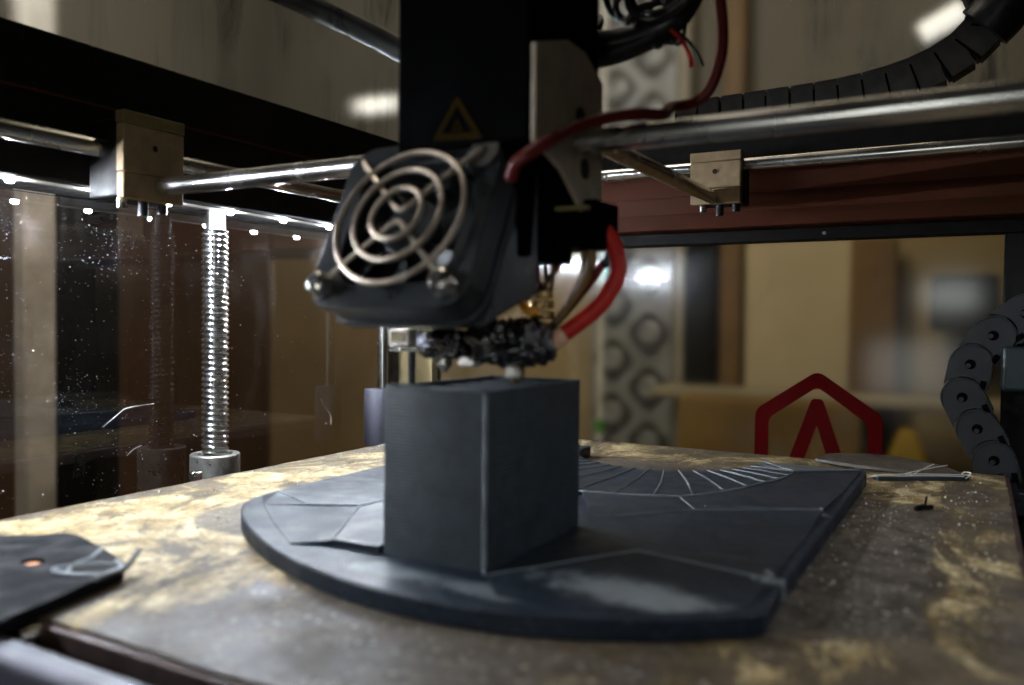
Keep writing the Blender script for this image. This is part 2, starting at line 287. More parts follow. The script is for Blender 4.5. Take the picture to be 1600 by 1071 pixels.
# ------------------------------------------------------------------ mesh helpers (millimetres)
ORG = {}
def tag(o, label=None, cat=None, group=None, kind=None):
    if label: o['label'] = label
    if cat: o['category'] = cat
    if group: o['group'] = group
    if kind: o['kind'] = kind
    return o
def empty(name, loc, label, cat, group=None):
    o = bpy.data.objects.new(name, None); COL.objects.link(o); o.empty_display_size = 0.01
    o.location = Vector(loc)*MM; ORG[o.name] = Vector(loc)
    return tag(o, label, cat, group)
class MB:
    def __init__(s): s.v = []; s.f = []
    def add(s, vs, fs):
        k = len(s.v); s.v += [Vector(p) for p in vs]; s.f += [tuple(i+k for i in f) for f in fs]; return s
    def box(s, x0, x1, y0, y1, z0, z1):
        return s.add([(x0,y0,z0),(x1,y0,z0),(x1,y1,z0),(x0,y1,z0),(x0,y0,z1),(x1,y0,z1),(x1,y1,z1),(x0,y1,z1)],
                     [(3,2,1,0),(4,5,6,7),(0,1,5,4),(1,2,6,5),(2,3,7,6),(3,0,4,7)])
    def hexa(s, p):   # 8 points, bottom 4 then top 4
        return s.add(p, [(3,2,1,0),(4,5,6,7),(0,1,5,4),(1,2,6,5),(2,3,7,6),(3,0,4,7)])
    def prism(s, pts, z0, z1, map=None):
        n = len(pts)
        vs = [(x, y, z0) for x, y in pts]+[(x, y, z1) for x, y in pts]
        if map: vs = [map(*p) for p in vs]
        return s.add(vs, [tuple(range(n-1, -1, -1)), tuple(range(n, 2*n))]+[(i, (i+1) % n, n+(i+1) % n, n+i) for i in range(n)])
    def ringprism(s, outer, inner, z0, z1, map=None):
        n = len(outer); vs = []
        for P, z in ((outer, z0), (inner, z0), (outer, z1), (inner, z1)): vs += [(x, y, z) for x, y in P]
        if map: vs = [map(*p) for p in vs]
        fs = []
        for i in range(n):
            j = (i+1) % n
            fs += [(i, n+i, n+j, j), (2*n+i, 2*n+j, 3*n+j, 3*n+i), (i, j, 2*n+j, 2*n+i), (n+i, 3*n+i, 3*n+j, n+j)]
        return s.add(vs, fs)
    def tube(s, path, r, seg=10, closed=False, rad=None):
        P = [Vector(p) for p in path]; n = len(P); rings = []
        up = None
        for i in range(n):
            a = P[i-1] if (i > 0 or closed) else P[i]; b = P[(i+1) % n] if (i < n-1 or closed) else P[i]
            t = (b-a).normalized()
            if up is None:
                up = Vector((0, 0, 1)) if abs(t.z) < 0.9 else Vector((1, 0, 0))
            u = (up-t*up.dot(t)).normalized(); wv = t.cross(u); up = u
            rr = rad[i] if rad else r
            rings.append([P[i]+(u*math.cos(2*math.pi*k/seg)+wv*math.sin(2*math.pi*k/seg))*rr for k in range(seg)])
        vs = [q for rg in rings for q in rg]; fs = []
        for i in range(n if closed else n-1):
            j = (i+1) % n
            for k in range(seg):
                l = (k+1) % seg; fs.append((i*seg+k, j*seg+k, j*seg+l, i*seg+l))
        if not closed:
            fs.append(tuple(range(seg))); fs.append(tuple((n-1)*seg+k for k in range(seg-1, -1, -1)))
        return s.add(vs, fs)
    def cyl(s, a, b, r, seg=24): return s.tube([a, b], r, seg)
    def lathe(s, prof, base, seg=28):   # prof: (r, z) list, axis +Z through base
        B = Vector(base); n = len(prof); vs = []
        for r, z in prof:
            for k in range(seg):
                t = 2*math.pi*k/seg; vs.append(B+Vector((r*math.cos(t), r*math.sin(t), z)))
        fs = [(i*seg+k, i*seg+(k+1) % seg, (i+1)*seg+(k+1) % seg, (i+1)*seg+k) for i in range(n-1) for k in range(seg)]
        fs += [tuple(range(seg-1, -1, -1)), tuple((n-1)*seg+k for k in range(seg))]
        return s.add(vs, fs)
    def mesh(s, name, org=Vector((0, 0, 0)), sharp=35):
        me = bpy.data.meshes.new(name)
        me.from_pydata([tuple((p-org)*MM) for p in s.v], [], s.f)
        bm = bmesh.new(); bm.from_mesh(me); bmesh.ops.recalc_face_normals(bm, faces=bm.faces); bm.to_mesh(me); bm.free()
        for p in me.polygons: p.use_smooth = True
        me.set_sharp_from_angle(angle=R(sharp))
        return me
    def build(s, name, mat, parent=None, bevel=0.0, seg=2, sharp=35):
        if parent is not None: org = ORG[parent.name]
        else:
            lo = Vector([min(p[i] for p in s.v) for i in range(3)]); hi = Vector([max(p[i] for p in s.v) for i in range(3)])
            org = Vector(((lo.x+hi.x)/2, (lo.y+hi.y)/2, lo.z))
        me = s.mesh(name, org, sharp); me.materials.append(mat)
        o = bpy.data.objects.new(name, me); COL.objects.link(o); ORG[o.name] = org
        if parent is not None: o.parent = parent
        else: o.location = org*MM
        if bevel:
            b = o.modifiers.new('bevel', 'BEVEL'); b.width = bevel*MM; b.segments = seg; b.limit_method = 'ANGLE'; b.angle_limit = R(40); b.harden_normals = False
        return o
def inst(name, me, parent, loc_mm, rot=(0, 0, 0), mat3=None):
    o = bpy.data.objects.new(name, me); COL.objects.link(o); o.parent = parent
    org = ORG[parent.name]
    M4 = Matrix.Translation((Vector(loc_mm)-org)*MM) @ (mat3.to_4x4() if mat3 is not None else Euler(rot).to_matrix().to_4x4())
    o.matrix_basis = M4; ORG[o.name] = Vector(loc_mm)
    return o
def spline(pts, n=8, closed=False):
    P = [Vector(p) for p in pts]; out = []; m = len(P)
    rng = range(m if closed else m-1)
    for i in rng:
        if closed: p0, p1, p2, p3 = P[i-1], P[i], P[(i+1) % m], P[(i+2) % m]
        else: p0, p1, p2, p3 = P[max(i-1, 0)], P[i], P[i+1], P[min(i+2, m-1)]
        for k in range(n):
            t = k/n
            out.append(0.5*((2*p1)+(p2-p0)*t+(2*p0-5*p1+4*p2-p3)*t*t+(3*p1-p0-3*p2+p3)*t**3))
    if not closed: out.append(P[-1])
    return out
def rrect(hx, hy, r, n=6):
    out = []
    for cx, cy, a0 in ((hx-r, hy-r, 0), (-hx+r, hy-r, 90), (-hx+r, -hy+r, 180), (hx-r, -hy+r, 270)):
        for k in range(n+1):
            a = R(a0+90*k/n); out.append((cx+r*math.cos(a), cy+r*math.sin(a)))
    return out

# ================================================================== SETTING: room beyond the acrylic
def structure(name, mb, mat): o = mb.build(name, mat); o['kind'] = 'structure'; return o
structure('room_wall_back', MB().box(-2600, 1600, 1560, 1600, -700, 232), M['wall_beige'])
structure('room_wall_back_upper', MB().box(-2600, 1600, 1556, 1600, 236, 1500), M['wall_upper'])
structure('room_wall_left', MB().box(-1640, -1600, -800, 1556, -700, 330), M['wall_brown'])
structure('room_wall_left_upper', MB().box(-1640, -1604, -800, 1556, 334, 1500), M['wall_upper'])
structure('machine_floor', MB().box(-404, 90, -60, 530, -230, -222), M['base_dark'])

# relief panel with round bosses
rp = empty('relief_panel', (-585, 1500, -600), 'pale grey panel with rows of round bosses, seen through the door', 'panel')
MB().box(-668, -503, 1500, 1520, -600, 1100).build('backing_sheet', M['relief'], rp, 3)
MB().box(-651, -641, 1490, 1499.5, -600, 1100).build('edge_strip', M['pale_post'], rp, 2)
ring_me = MB().ringprism([(33*math.cos(R(a))*(1+0.22*abs(math.cos(R(2*a)))**2), 33*math.sin(R(a))*(1+0.22*abs(math.cos(R(2*a)))**2)) for a in range(0, 360, 15)],
                         [(24*math.cos(R(a)), 24*math.sin(R(a))) for a in range(0, 360, 15)], 0, 5, lambda x, y, z: (x, -z, y)).mesh('boss_ring')
ring_me.materials.append(M['relief_ring'])
boss_me = MB().lathe([(22, 0), (21, 4), (14, 6), (12, 4), (4, 4)], (0, 0, 0), 24)
boss_me.v = [Vector((p.x, -p.z, p.y)) for p in boss_me.v]; boss_me = boss_me.mesh('boss'); boss_me.materials.append(M['relief'])
for i in range(-2, 10):
    for x0, dz in ((-622, 0), (-548, 52)):
        z = -200+i*104+dz
        b_ = inst('boss', boss_me, rp, (x0, 1499.6, z))
        r_ = bpy.data.objects.new('boss_ring', ring_me); COL.objects.link(r_); r_.parent = b_
def roomthing(name, box, mat, label, cat, bevel=4):
    return tag(MB().box(*box).build(name, M[mat], None, bevel), label, cat)
roomthing('door_jamb', (-501, -478, 1500, 1530, -600, 1100), 'grey_post', 'grey upright strip between the boss panel and the dark post', 'post')
roomthing('dark_post', (-478, -418, 1480, 1530, -600, 228), 'room_dark', 'dark upright post left of the cream board', 'post')
roomthing('wood_strip', (-416, -378, 1500, 1530, -600, 1100), 'room_brown', 'brown wooden upright left of the cream board', 'post')
roomthing('notice_board', (-372, -194, 1510, 1530, -38, 226), 'paper', 'cream board behind the glass door, above the red emblem', 'board')
roomthing('cupboard', (-192, -122, 1490, 1530, -600, 222), 'room_brown', 'brown cupboard side right of the cream board', 'cupboard')
roomthing('dark_appliance', (-70, 24, 1440, 1520, 70, 158), 'room_dark', 'dark boxy appliance at the right end of the door glass', 'appliance', 8)
roomthing('counter_top', (-500, 120, 1380, 1478, -50, -32), 'counter', 'pale counter edge crossing behind the red emblem', 'counter')
roomthing('cardboard_box', (-426, -150, 1300, 1378, -330, -40), 'cardboard', 'brown cardboard box behind the red emblem', 'box')
bag = MB(); bag.add([(-140,1290,-300),(-20,1290,-300),(-20,1372,-300),(-140,1372,-300),(-128,1300,-150),(-45,1300,-165),(-45,1360,-165),(-128,1360,-150),(-100,1325,-70),(-78,1325,-74),(-78,1340,-74),(-100,1340,-70)],
    [(3,2,1,0),(0,1,5,4),(1,2,6,5),(2,3,7,6),(3,0,4,7),(4,5,9,8),(5,6,10,9),(6,7,11,10),(7,4,8,11),(8,9,10,11)])
tag(bag.build('yellow_bag', M['yellow_bag'], None, 8, 3), 'peaked mustard yellow bag right of the red emblem', 'bag')
tag(MB().lathe([(8,0),(9,6),(8,22),(3,26)], (-632,1460,-132)).build('green_cap', M['green']), 'small bright green cap at the foot of the boss panel', 'cap')
tag(MB().box(-815, -795, 459, 491, -600, 900).build('pale_upright', M['pale_post'], None, 3), 'pale upright post outside the smoked side panel', 'post')
tag(MB().box(-818, -795, 494, 560, -600, 260).build('dark_upright', M['room_dark'], None, 3), 'dark upright beside the pale post outside the smoked side panel', 'post')
# glowing tubes added in place of lamp glare reflected on the clear cover
def glare_thing(name, c, half, axis, r, label):
    e = empty(name, (c[0], c[1], c[2]-r-6), label, 'lamp', )
    a = Vector(axis).normalized()*half; cv = Vector(c)
    MB().cyl(cv-a, cv+a, r, 16).build('lit_tube', M['tube_lamp'], e)
    for s in (-1, 1): MB().cyl(cv+a*s, cv+a*s*1.12, r*1.15, 16).build('end_cap', M['grey_post'], e)
    MB().box(c[0]-half*0.5, c[0]+half*0.5, c[1]+r+1, c[1]+r+14, c[2]-r, c[2]+r).build('holder', M['grey_post'], e, 2)
    return e
glare_thing('tube_lamp', (-959, 1193, 467), 36, (1, 0.5, 0.12), 13, 'short lit tube lamp glowing through the cover left of the print head')
glare_thing('tube_lamp', (-66, 1520, 570), 34, (1, 0, 0.5), 16, 'lit tube lamp glowing behind the curled drag chain')

# ================================================================== printer frame
lb = empty('side_beam', (-385, 230, 133), 'heavy black frame beam running along the left side above the light strip', 'beam')
MB().box(-402, -361.5, -60, 514, 140.4, 206).build('profile', M['black_metal'], lb, 1.2)
MB().box(-361.5, -360.8, -60, 514, 178, 179.2).build('groove_lip', M['maroon_metal'], lb)
bb = empty('rear_beam', (-150, 524, 139), 'dark maroon frame beam across the back above the glass door', 'beam')
MB().box(-400, 130, 514.5, 536, 139, 176).build('lower_profile', M['maroon_metal'], bb, 0.8)
MB().box(-400, 130, 513, 536, 176.5, 206).build('upper_profile', M['black_metal'], bb, 0.8)
MB().box(-400, 130, 513.6, 514.4, 149, 150.2).build('groove_lip', M['maroon_metal'], bb)
MB().box(-400, 130, 513.6, 514.4, 160, 161).build('groove_lip', M['maroon_metal'], bb)
df = empty('door_frame', (-180, 537, -200), 'black frame around the glass door with a small round rivet', 'frame')
MB().box(-372, 120, 531, 545, 131.2, 138.8).build('top_rail', M['black_metal'], df, 0.6)
MB().box(10.4, 60, 530.6, 545, -200, 131).build('stile', M['black_metal'], df, 0.6)
MB().cyl((-84, 531.2, 135), (-84, 530.0, 135), 1.1, 14).build('rivet', M['nickel'], df)
tag(MB().box(-418, -372.2, 531, 545, -200, 138.8).build('corner_sheet', M['olive_sheet'], None, 0.6), 'olive brown sheet metal corner behind the left end of the printed block', 'panel')
tag(MB().box(-408, -402, 519.3, 528, -200, 132.8).build('corner_seam', M['black_metal'], None, 0.4), 'thin black upright seam beside the vertical rod', 'trim')
tag(MB().box(-405, -401, -60, 519, -200, 140).build('side_panel', M['side_glass']), 'dusty smoked acrylic side panel reflecting the light strip', 'panel')
door = empty('glass_door', (-180, 540, -200), 'clear acrylic door with a red hexagon emblem', 'door')
MB().box(-372, 10.2, 539, 542, -200, 131).build('pane', M['door_glass'], door)
def emblem(name, pts_o, pts_i=None):
    f = lambda x, y, z: (x, 538.4-z, y)
    mb = MB()
    if pts_i: mb.ringprism(pts_o, pts_i, 0, 0.4, f)
    else: mb.prism(pts_o, 0, 0.4, f)
    return mb.build(name, M['logo_red'], door)
def rpoly(pts, r, n=5):
    out = []; m = len(pts)
    for i in range(m):
        a, b_, c = Vector(pts[i-1]), Vector(pts[i]), Vector(pts[(i+1) % m])
        u = (a-b_).normalized(); v = (c-b_).normalized(); rr = min(r, (a-b_).length*0.45, (c-b_).length*0.45)
        p0, p1 = b_+u*rr, b_+v*rr
        for k in range(n+1):
            t = k/n; q = p0*(1-t)**2+b_*2*t*(1-t)+p1*t*t; out.append((q.x, q.y))
    return out
hx, hc = -87.3, -3.0
hexo = rpoly([(hx, hc+54), (hx-37.6, hc+28), (hx-37.6, hc-28), (hx, hc-54), (hx+37.6, hc-28), (hx+37.6, hc+28)], 5)
hexi = rpoly([(hx, hc+44), (hx-29.2, hc+23), (hx-29.2, hc-23), (hx, hc-44), (hx+29.2, hc-23), (hx+29.2, hc+23)], 4)
emblem('emblem_ring', hexo, hexi)
emblem('emblem_letter', rpoly([(hx-22.5, hc-20), (hx-3.2, hc+36.5), (hx+3.2, hc+36.5), (hx+22.5, hc-20), (hx+13.2, hc-20), (hx, hc+20.5), (hx-13.2, hc-20)], 2.2))
tag(MB().box(-404, -401.5, -60, 545, 206.5, 520).build('cover_panel', M['cover_glass']), 'clear streaked cover panel above the black side beam', 'panel')
tag(MB().box(-401, 130, 543, 545.5, 206.5, 520).build('cover_panel', M['cover_glass']), 'clear smeared cover panel above the rear beam, behind the curled chain', 'panel')

# ---- light strip
ls = empty('light_strip', (-367, 230, 136), 'strip of small white lights under the left beam', 'light strip')
MB().box(-371.5, -363, -55, 512, 139.7, 140.2).build('tape', M['tape_white'], ls)
led_me = MB().lathe([(1.2, -1.7), (1.7, -1.3), (1.8, 0)], (0, 0, 0), 14).mesh('light_chip'); led_me.materials.append(M['led'])
for k in range(13):
    inst('light_chip', led_me, ls, (-367.2, 4+k*40.4, 139.6))

# ---- rods
def rod(p0, p1, r, label, mat='steel', group=None):
    return tag(MB().cyl(p0, p1, r, 32).build('smooth_rod', M[mat]), label, 'rod')
rod((-340, -50, 154.5), (-340, 512.8, 154.5), 4, 'polished rod running along the left beam through the tan block')
rod((-366, 492, 173), (120, 492, 173), 3.8, 'polished rod running along the maroon rear beam')
rod((-332, 250, 139), (100, 250, 139), 4.0, 'polished cross rod from the left tan block through the print head')
rod((-138, 230, 153), (-138, 484, 153), 4.0, 'slanting short polished rod from print head to the rear tan block')
zr = empty('guide_rod', (-376, 475, -200), 'slim upright guide rod left of the printed block with a bearing below', 'rod')
MB().cyl((-376, 475, -200), (-376, 475, 133), 3.9, 24).build('shaft', M['steel'], zr)
MB().lathe([(4.2, 0), (9, 0), (9.6, 1), (9.6, 39), (9, 40), (4.2, 40)], (-377.5, 471, -10)).build('bearing', M['bar_grey'], zr)

# ---- sliding blocks
def sliding_block(name, face, c, wy, z0, z1, depth, label, axis):
    # axis 'x': visible face looks to +X; axis 'y': visible face looks to -Y
    e = empty(name, (c[0], c[1], z0), label, 'block', 'tan sliding blocks on the rods')
    def P(u, v, wd):       # u along the face, v up, wd depth behind the face
        return (face-wd, u, v) if axis == 'x' else (u, face+wd, v)
    u0, u1 = (c[1]-wy/2, c[1]+wy/2) if axis == 'x' else (c[0]-wy/2, c[0]+wy/2)
    def slab(ua, ub, va, vb, wa, wb):
        a, b_ = P(ua, va, wa), P(ub, vb, wb)
        return MB().box(min(a[0], b_[0]), max(a[0], b_[0]), min(a[1], b_[1]), max(a[1], b_[1]), va, vb)
    split = z0+(z1-z0)*0.30
    slab(u0, u1, split+0.25, z1-5.6, 0, 5).build('upper_body', M['tan_block'], e, 0.5)
    slab(u0+0.2, u1-0.2, z0, split-0.05, 0.15, 5).build('clamp_half', M['tan_block'], e, 0.5)
    slab(u0-0.2, u1+0.2, z1-5.4, z1, -0.25, 5.2).build('top_cap', M['olive_cap'] if axis == 'x' else M['tan_block'], e, 0.4)
    slab(u0+1.2, u1-1.2, z0+1.0, z1-2.5, 5.3, depth).build('bearing_body', M['black_metal'], e, 0.8)
    um = (u0+u1)/2; zm = z0+(z1-z0)*0.62
    n = Vector(P(0, 0, -1))-Vector(P(0, 0, 0))
    a = Vector(P(um, zm, 0))
    h = MB(); ang = [R(k*20) for k in range(18)]
    uu = Vector(P(1, 0, 0))-Vector(P(0, 0, 0))
    ro = [a+n*0.06+uu*1.5*math.cos(t)+Vector((0, 0, 1.5*math.sin(t))) for t in ang]
    h.add(ro+[a+n*0.12], [tuple(list((i, (i+1) % 18, 18))) for i in range(18)])
    h.build('bolt_hole', M['hole'], e)
    rr = [a+n*0.3+uu*1.7*math.cos(t)+Vector((0, 0, 1.7*math.sin(t))) for t in ang]
    MB().tube(rr, 0.28, 6, True).build('hole_rim', M['tan_block'], e)
    for k, du in enumerate((-0.32, 0.02, 0.34)):
        q = Vector(P(um+du*wy, z0, depth*0.35)); L_ = (3.6, 6.0, 4.2)[k]
        MB().cyl(q+Vector((0, 0, 1)), q-Vector((0, 0, L_)), 2.3, 14).build('clamp_bolt', M['black_wire'] if k else M['nickel'], e)
    q = Vector(P(um+0.05*wy, z1, depth*0.4)); MB().cyl(q, q+Vector((0, 0, 2.6)), 2.4, 14).build('top_bolt', M['black_wire'], e)
    return e
sliding_block('sliding_block', -325, (-333, 246.5), 31.5, 132, 170, 26, 'larger stained tan block with olive top at the left end of the cross rod', 'x')
sliding_block('sliding_block', 477, (-136, 484), 29.5, 149, 179, 26, 'smaller clean tan block on the rear rod', 'y')

# ---- lead screw with real thread
sx, sy = -378.0, 326.0
sc_ = empty('lead_screw', (sx, sy, -200), 'shiny threaded lead screw standing between bed and side panel', 'screw')
MB().lathe([(5.2, 128), (5.2, 129), (5.6, 129.5), (5.6, 142), (4.6, 142.4)], (sx, sy, 0), 24).build('plain_end', M['steel'], sc_)
th = MB(); pitch = 3.15; nz = int((129+60)/pitch*10); seg = 28
vs = []
for i in range(nz+1):
    z = -60+i*pitch/10
    for k in range(seg):
        a = 2*math.pi*k/seg; ph = (z/pitch+k/seg) % 1.0
        prof = 0.5+0.5*math.cos(2*math.pi*ph); r = 6.35+1.05*min(1, max(0, (prof-0.18)/0.5))
        vs.append((sx+r*math.cos(a), sy+r*math.sin(a), z))
th.add(vs, [(i*seg+k, i*seg+(k+1) % seg, (i+1)*seg+(k+1) % seg, (i+1)*seg+k) for i in range(nz) for k in range(seg)])
th.build('threaded_shaft', M['screw_steel'], sc_, sharp=80)
nut = MB(); ang = [R(k*10) for k in range(36)]
nut.ringprism([(sx+13.6*math.cos(t), sy+13.6*math.sin(t)) for t in ang], [(sx+9*math.cos(t), sy+9*math.sin(t)) for t in ang], -40, 3.0)
tag(nut.build('lead_nut', M['satin'], None, 0.8, 3), 'plain round metal collar around the foot of the lead screw', 'collar')
tag(MB().cyl((-352, 291, -12), (-352, 291, 0.5), 3.2, 16).build('bed_bolt', M['nickel'], None, 0.6), 'small bright bolt head beside the round collar at the bed edge', 'bolt')

# ================================================================== heated bed
bed = empty('print_bed', (-160, 321, -8), 'worn print bed smeared with dried yellow glue', 'print bed')
sheet = MB()
# film sheet with slightly ragged edge
def edge_pts():
    pts = []
    x0, x1, y0, y1 = -333, 13, 129, 513
    def seg_(a, b_, n):
        for i in range(n):
            t = i/n; p = Vector(a).lerp(Vector(b_), t); nrm = Vector((b_[1]-a[1], a[0]-b_[0])).normalized()
            pts.append(tuple(p+nrm*(random.random()-0.5)*0.9))
    seg_((x0, y0), (x1, y0), 60); seg_((x1, y0), (x1, y1), 70); seg_((x1, y1), (x0, y1), 60); seg_((x0, y1), (x0, y0), 70)
    return pts
sheet.prism(edge_pts(), -1.0, 0.0)
sheet.build('bed_film', M['bed'], bed)
MB().box(-335, 15, 127, 515, -7.5, -1.1).build('heater_plate', M['copper_edge'], bed, 0.5)
for x, y in ((-325, 120.5), (-215, 121)):
    MB().cyl((x, y+6.4, -3.5), (x, y+1.0, -3.5), 2.6, 14).build('edge_bolt', M['nickel'], bed)
fb = empty('support_bar', (-160, 114, -16), 'blurred lilac grey support bar in front of the bed edge', 'bar')
MB().box(-345, 60, 109, 118.5, -11, -0.5).build('bar_profile', M['bar_grey'], fb, 2.5, 4)
MB().box(-330, -322, 118.5, 127, -7, -2).build('bar_lug', M['bar_grey'], fb, 1)
tag(MB().lathe([(16, 0), (17, 2), (17, 10), (12, 13), (5, 14)], (-205, 84, -62)).build('foot_disc', M['base_grey']), 'round grey green disc low under the support bar in the bottom left corner', 'disc')
tag(MB().lathe([(4, 0), (5, 2), (5, 12), (3, 15)], (-176, 92, -58)).build('pale_stud', M['base_grey']), 'small pale rounded stud under the support bar', 'stud')

# flap of bed film / dark clip at the back edge
fl = MB(); n = 12
top = [(-82, 500), (-80, 524), (-60, 533), (-36, 531), (-18, 515), (-8, 500), (-30, 486), (-60, 490)]
cx, cy = -44, 510
for ring_i, (k, zz) in enumerate(((1.0, 0.5), (0.97, 2.4), (0.7, 4.0))):
    fl.v += [Vector((cx+(x-cx)*k, cy+(y-cy)*k, zz+noise.noise((x*.1, y*.1, k))*0.9)) for x, y in top]
m_ = len(top)
for r_i in range(2):
    for i in range(m_): fl.f.append((r_i*m_+i, r_i*m_+(i+1) % m_, (r_i+1)*m_+(i+1) % m_, (r_i+1)*m_+i))
fl.f.append(tuple(2*m_+i for i in range(m_))); fl.f.append(tuple(range(m_-1, -1, -1)))
tag(fl.build('bed_clip', M['flake'], None, 0.3), 'flat dark brown clip plate on the rear edge of the bed', 'clip')
e = empty('plastic_strip', (-25, 476, 0), 'thin black plastic strip with white stringing at the right rear of the bed', 'strip')
strip_pts = [(-47, 462), (-44, 459.5), (-7, 483), (-3.5, 487), (-5.5, 489), (-10, 488)]
MB().prism(strip_pts, 0.1, 2.2).build('strip_body', M['pla_tower'], e, 0.3)
for a_, b_ in (((-46.5, 462, 2.4), (-4, 487.5, 2.6)), ((-44, 460, 2.0), (-6, 484, 2.2)), ((-30, 471, 2.3), (-20, 486, 7)), ((-36, 468, 2.2), (-14, 492, 6))):
    MB().tube(spline([a_, ((a_[0]+b_[0])/2+0.5, (a_[1]+b_[1])/2, (a_[2]+b_[2])/2+0.6), b_], 5), 0.28, 6).build('white_string', M['lint'], e)
MB().tube(spline([(-5.5, 485, 1), (-3, 488, 3.4), (-6, 489.5, 3.6), (-7, 486, 2.2)], 5, True), 0.4, 6).build('string_loop', M['lint'], e)
MB().tube(spline([(-48, 462, 1.4), (-42, 460, 3), (-36, 465, 2.6)], 5), 0.5, 6).build('string_loop', M['lint'], e)
cr = MB()
cr.tube(spline([(-23, 394, 0.8), (-20, 397, 1.2), (-17, 401, 1.0)], 5), 1.1, 8).tube([(-19.5, 398, 1), (-19, 400, 5.5)], 0.5, 6).tube([(-23, 397, 0.9), (-20, 395, 2.6)], 0.7, 6)
tag(cr.build('plastic_crumb', M['char']), 'tiny black plastic crumb standing on the bed right of the print', 'crumb')
# loose dust crumbs on the bed: uncountable
db = MB()
def speck(mb, c, r):
    a = [Vector(c)+Vector((random.gauss(0, 1), random.gauss(0, 1), random.gauss(0, 1))).normalized()*r for _ in range(4)]
    mb.add(a, [(0, 1, 2), (0, 1, 3), (0, 2, 3), (1, 2, 3)])
for _ in range(1600):
    x, y = (random.uniform(-66, 8), random.uniform(230, 505)) if random.random() < 0.55 else (random.uniform(-330, -240), random.uniform(140, 480))
    speck(db, (x, y, 0.25), random.choice((0.2, 0.25, 0.35, 0.5, 0.75)))
tag(db.build('bed_crumbs', M['lint']), 'pale crumbs scattered over the print bed', 'crumbs', None, 'stuff')
dg = MB()
for _ in range(900):
    y = random.triangular(150, 460, 190); z = random.uniform(-15, 130)
    speck(dg, (-400.6, y, z), random.choice((0.15, 0.2, 0.25, 0.3, 0.5)))
for cy_, cz_, sp_ in ((212, 127, 9), (235, 122, 8), (225, 60, 14), (255, 40, 10), (280, 118, 9)):
    for _ in range(110): speck(dg, (-400.6, random.gauss(cy_, sp_), random.gauss(cz_, sp_*0.8)), random.uniform(0.12, 0.35))
tag(dg.build('panel_dust', M['dust']), 'white dust specks clinging to the smoked side panel', 'dust', None, 'stuff')
for pts, lab in (((( -400.4, 272, 22), (-400.0, 279, 27), (-400.3, 285, 30.5), (-400.2, 294, 31.5), (-400.4, 303, 31.8)), 'long curved white fibre stuck on the side panel left of the screw'),
                 (((-400.4, 437, 24), (-400.1, 441, 18), (-400.4, 447, 12), (-400.2, 447, 5)), 'short white fibre on the side panel right of the screw'),
                 (((-400.4, 286, 5), (-400.2, 290, 8), (-400.4, 295, 9.5)), 'tiny white fibre low on the side panel near the collar')):
    tag(MB().tube(spline(pts, 6), 0.17, 6).build('lint_fibre', M['lint']), lab, 'fibre')

# ================================================================== printed part
pp = empty('printed_part', (-150, 315, 0), 'dark grey printed part: faceted base with a tall square block', 'printed part')
fr = spline([(-262, 252), (-256, 236), (-246, 224.5), (-230, 212), (-202, 195.5), (-172, 184), (-144, 178.5), (-125, 178), (-106, 180.5), (-87, 186.5), (-71, 195), (-58, 204), (-49, 211.5)], 4)
fr = [(p[0], p[1]) for p in [Vector((q[0], q[1], 0)) for q in fr]]
outline = fr+[(-46.5, 215)]+[(-47.5, y) for y in (240, 280, 320, 360, 400, 440)]+[(-49, 449), (-54, 450)]
CX, CY, RI = -150.0, 444.0, 50.0
arc = [(CX+RI*math.cos(R(a)), CY+RI*math.sin(R(a))) for a in range(4, -185, -6)]
outline += [(-100, 449.5)]+arc[1:-1]+[(-200, 449.5), (-256, 450), (-261, 447)]+[(-262.5, y) for y in range(430, 260, -20)]
base = MB().prism([(x, y) for x, y in outline], 0.05, 6.0)
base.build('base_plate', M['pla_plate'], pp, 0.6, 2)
# ring of facets round the cut-out, seams between them
OR_ = [(0, 66), (23, 77.7), (46, 91), (60, 107), (69, 118.6), (79.4, 120.7), (90, 123.5)]
def outer_r(a):
    b = -a if -a <= 90 else 180+a
    b = max(0, b)
    for (a0_, r0_), (a1_, r1_) in zip(OR_[:-1], OR_[1:]):
        if b <= a1_: return r0_+(r1_-r0_)*(b-a0_)/(a1_-a0_)
    return OR_[-1][1]
def ringpt(a, t, z): r = RI+1.2+(outer_r(a)-RI-1.2)*t; return Vector((CX+r*math.cos(R(a)), CY+r*math.sin(R(a)), z))
angs = [-18-k*8.0 for k in range(19)]
for i in range(18):
    a0, a1 = angs[i]-0.1, angs[i+1]+0.1; dz = 0.5
    q = [ringpt(a0, 0, 6.5), ringpt(a1, 0, 6.5), ringpt(a1, 1, 7.0+dz), ringpt(a0, 1, 7.0+dz*0.6)]
    lo = [Vector((p.x, p.y, 5.9)) for p in q]
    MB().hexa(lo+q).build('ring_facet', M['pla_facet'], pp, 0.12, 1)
for i, a in enumerate(angs):
    MB().tube([ringpt(a, 0.02, 6.75), ringpt(a+0.6, 0.5, 7.2), ringpt(a-0.3, 1.0, 7.65)], 0.34 if i % 3 else 0.46, 6).build('seam', M['pla_seam'], pp)
MB().tube([ringpt(a, 1.0, 7.6) for a in [-17-k*4 for k in range(37)]], 0.42, 6).build('rim_seam', M['pla_seam'], pp)
def facet(pts, name='facet', mat='pla_facet', lo=5.8):
    n_ = len(pts); mb = MB(); c = sum((Vector(p) for p in pts), Vector())/n_
    P_ = [Vector(p) for p in pts]
    mb.add(P_+[Vector((p.x, p.y, lo)) for p in P_], [tuple(range(n_)), tuple(range(2*n_-1, n_-1, -1))]+[(i, (i+1) % n_, n_+(i+1) % n_, n_+i) for i in range(n_)])
    return mb.build(name, M[mat], pp, 0.0, sharp=5)
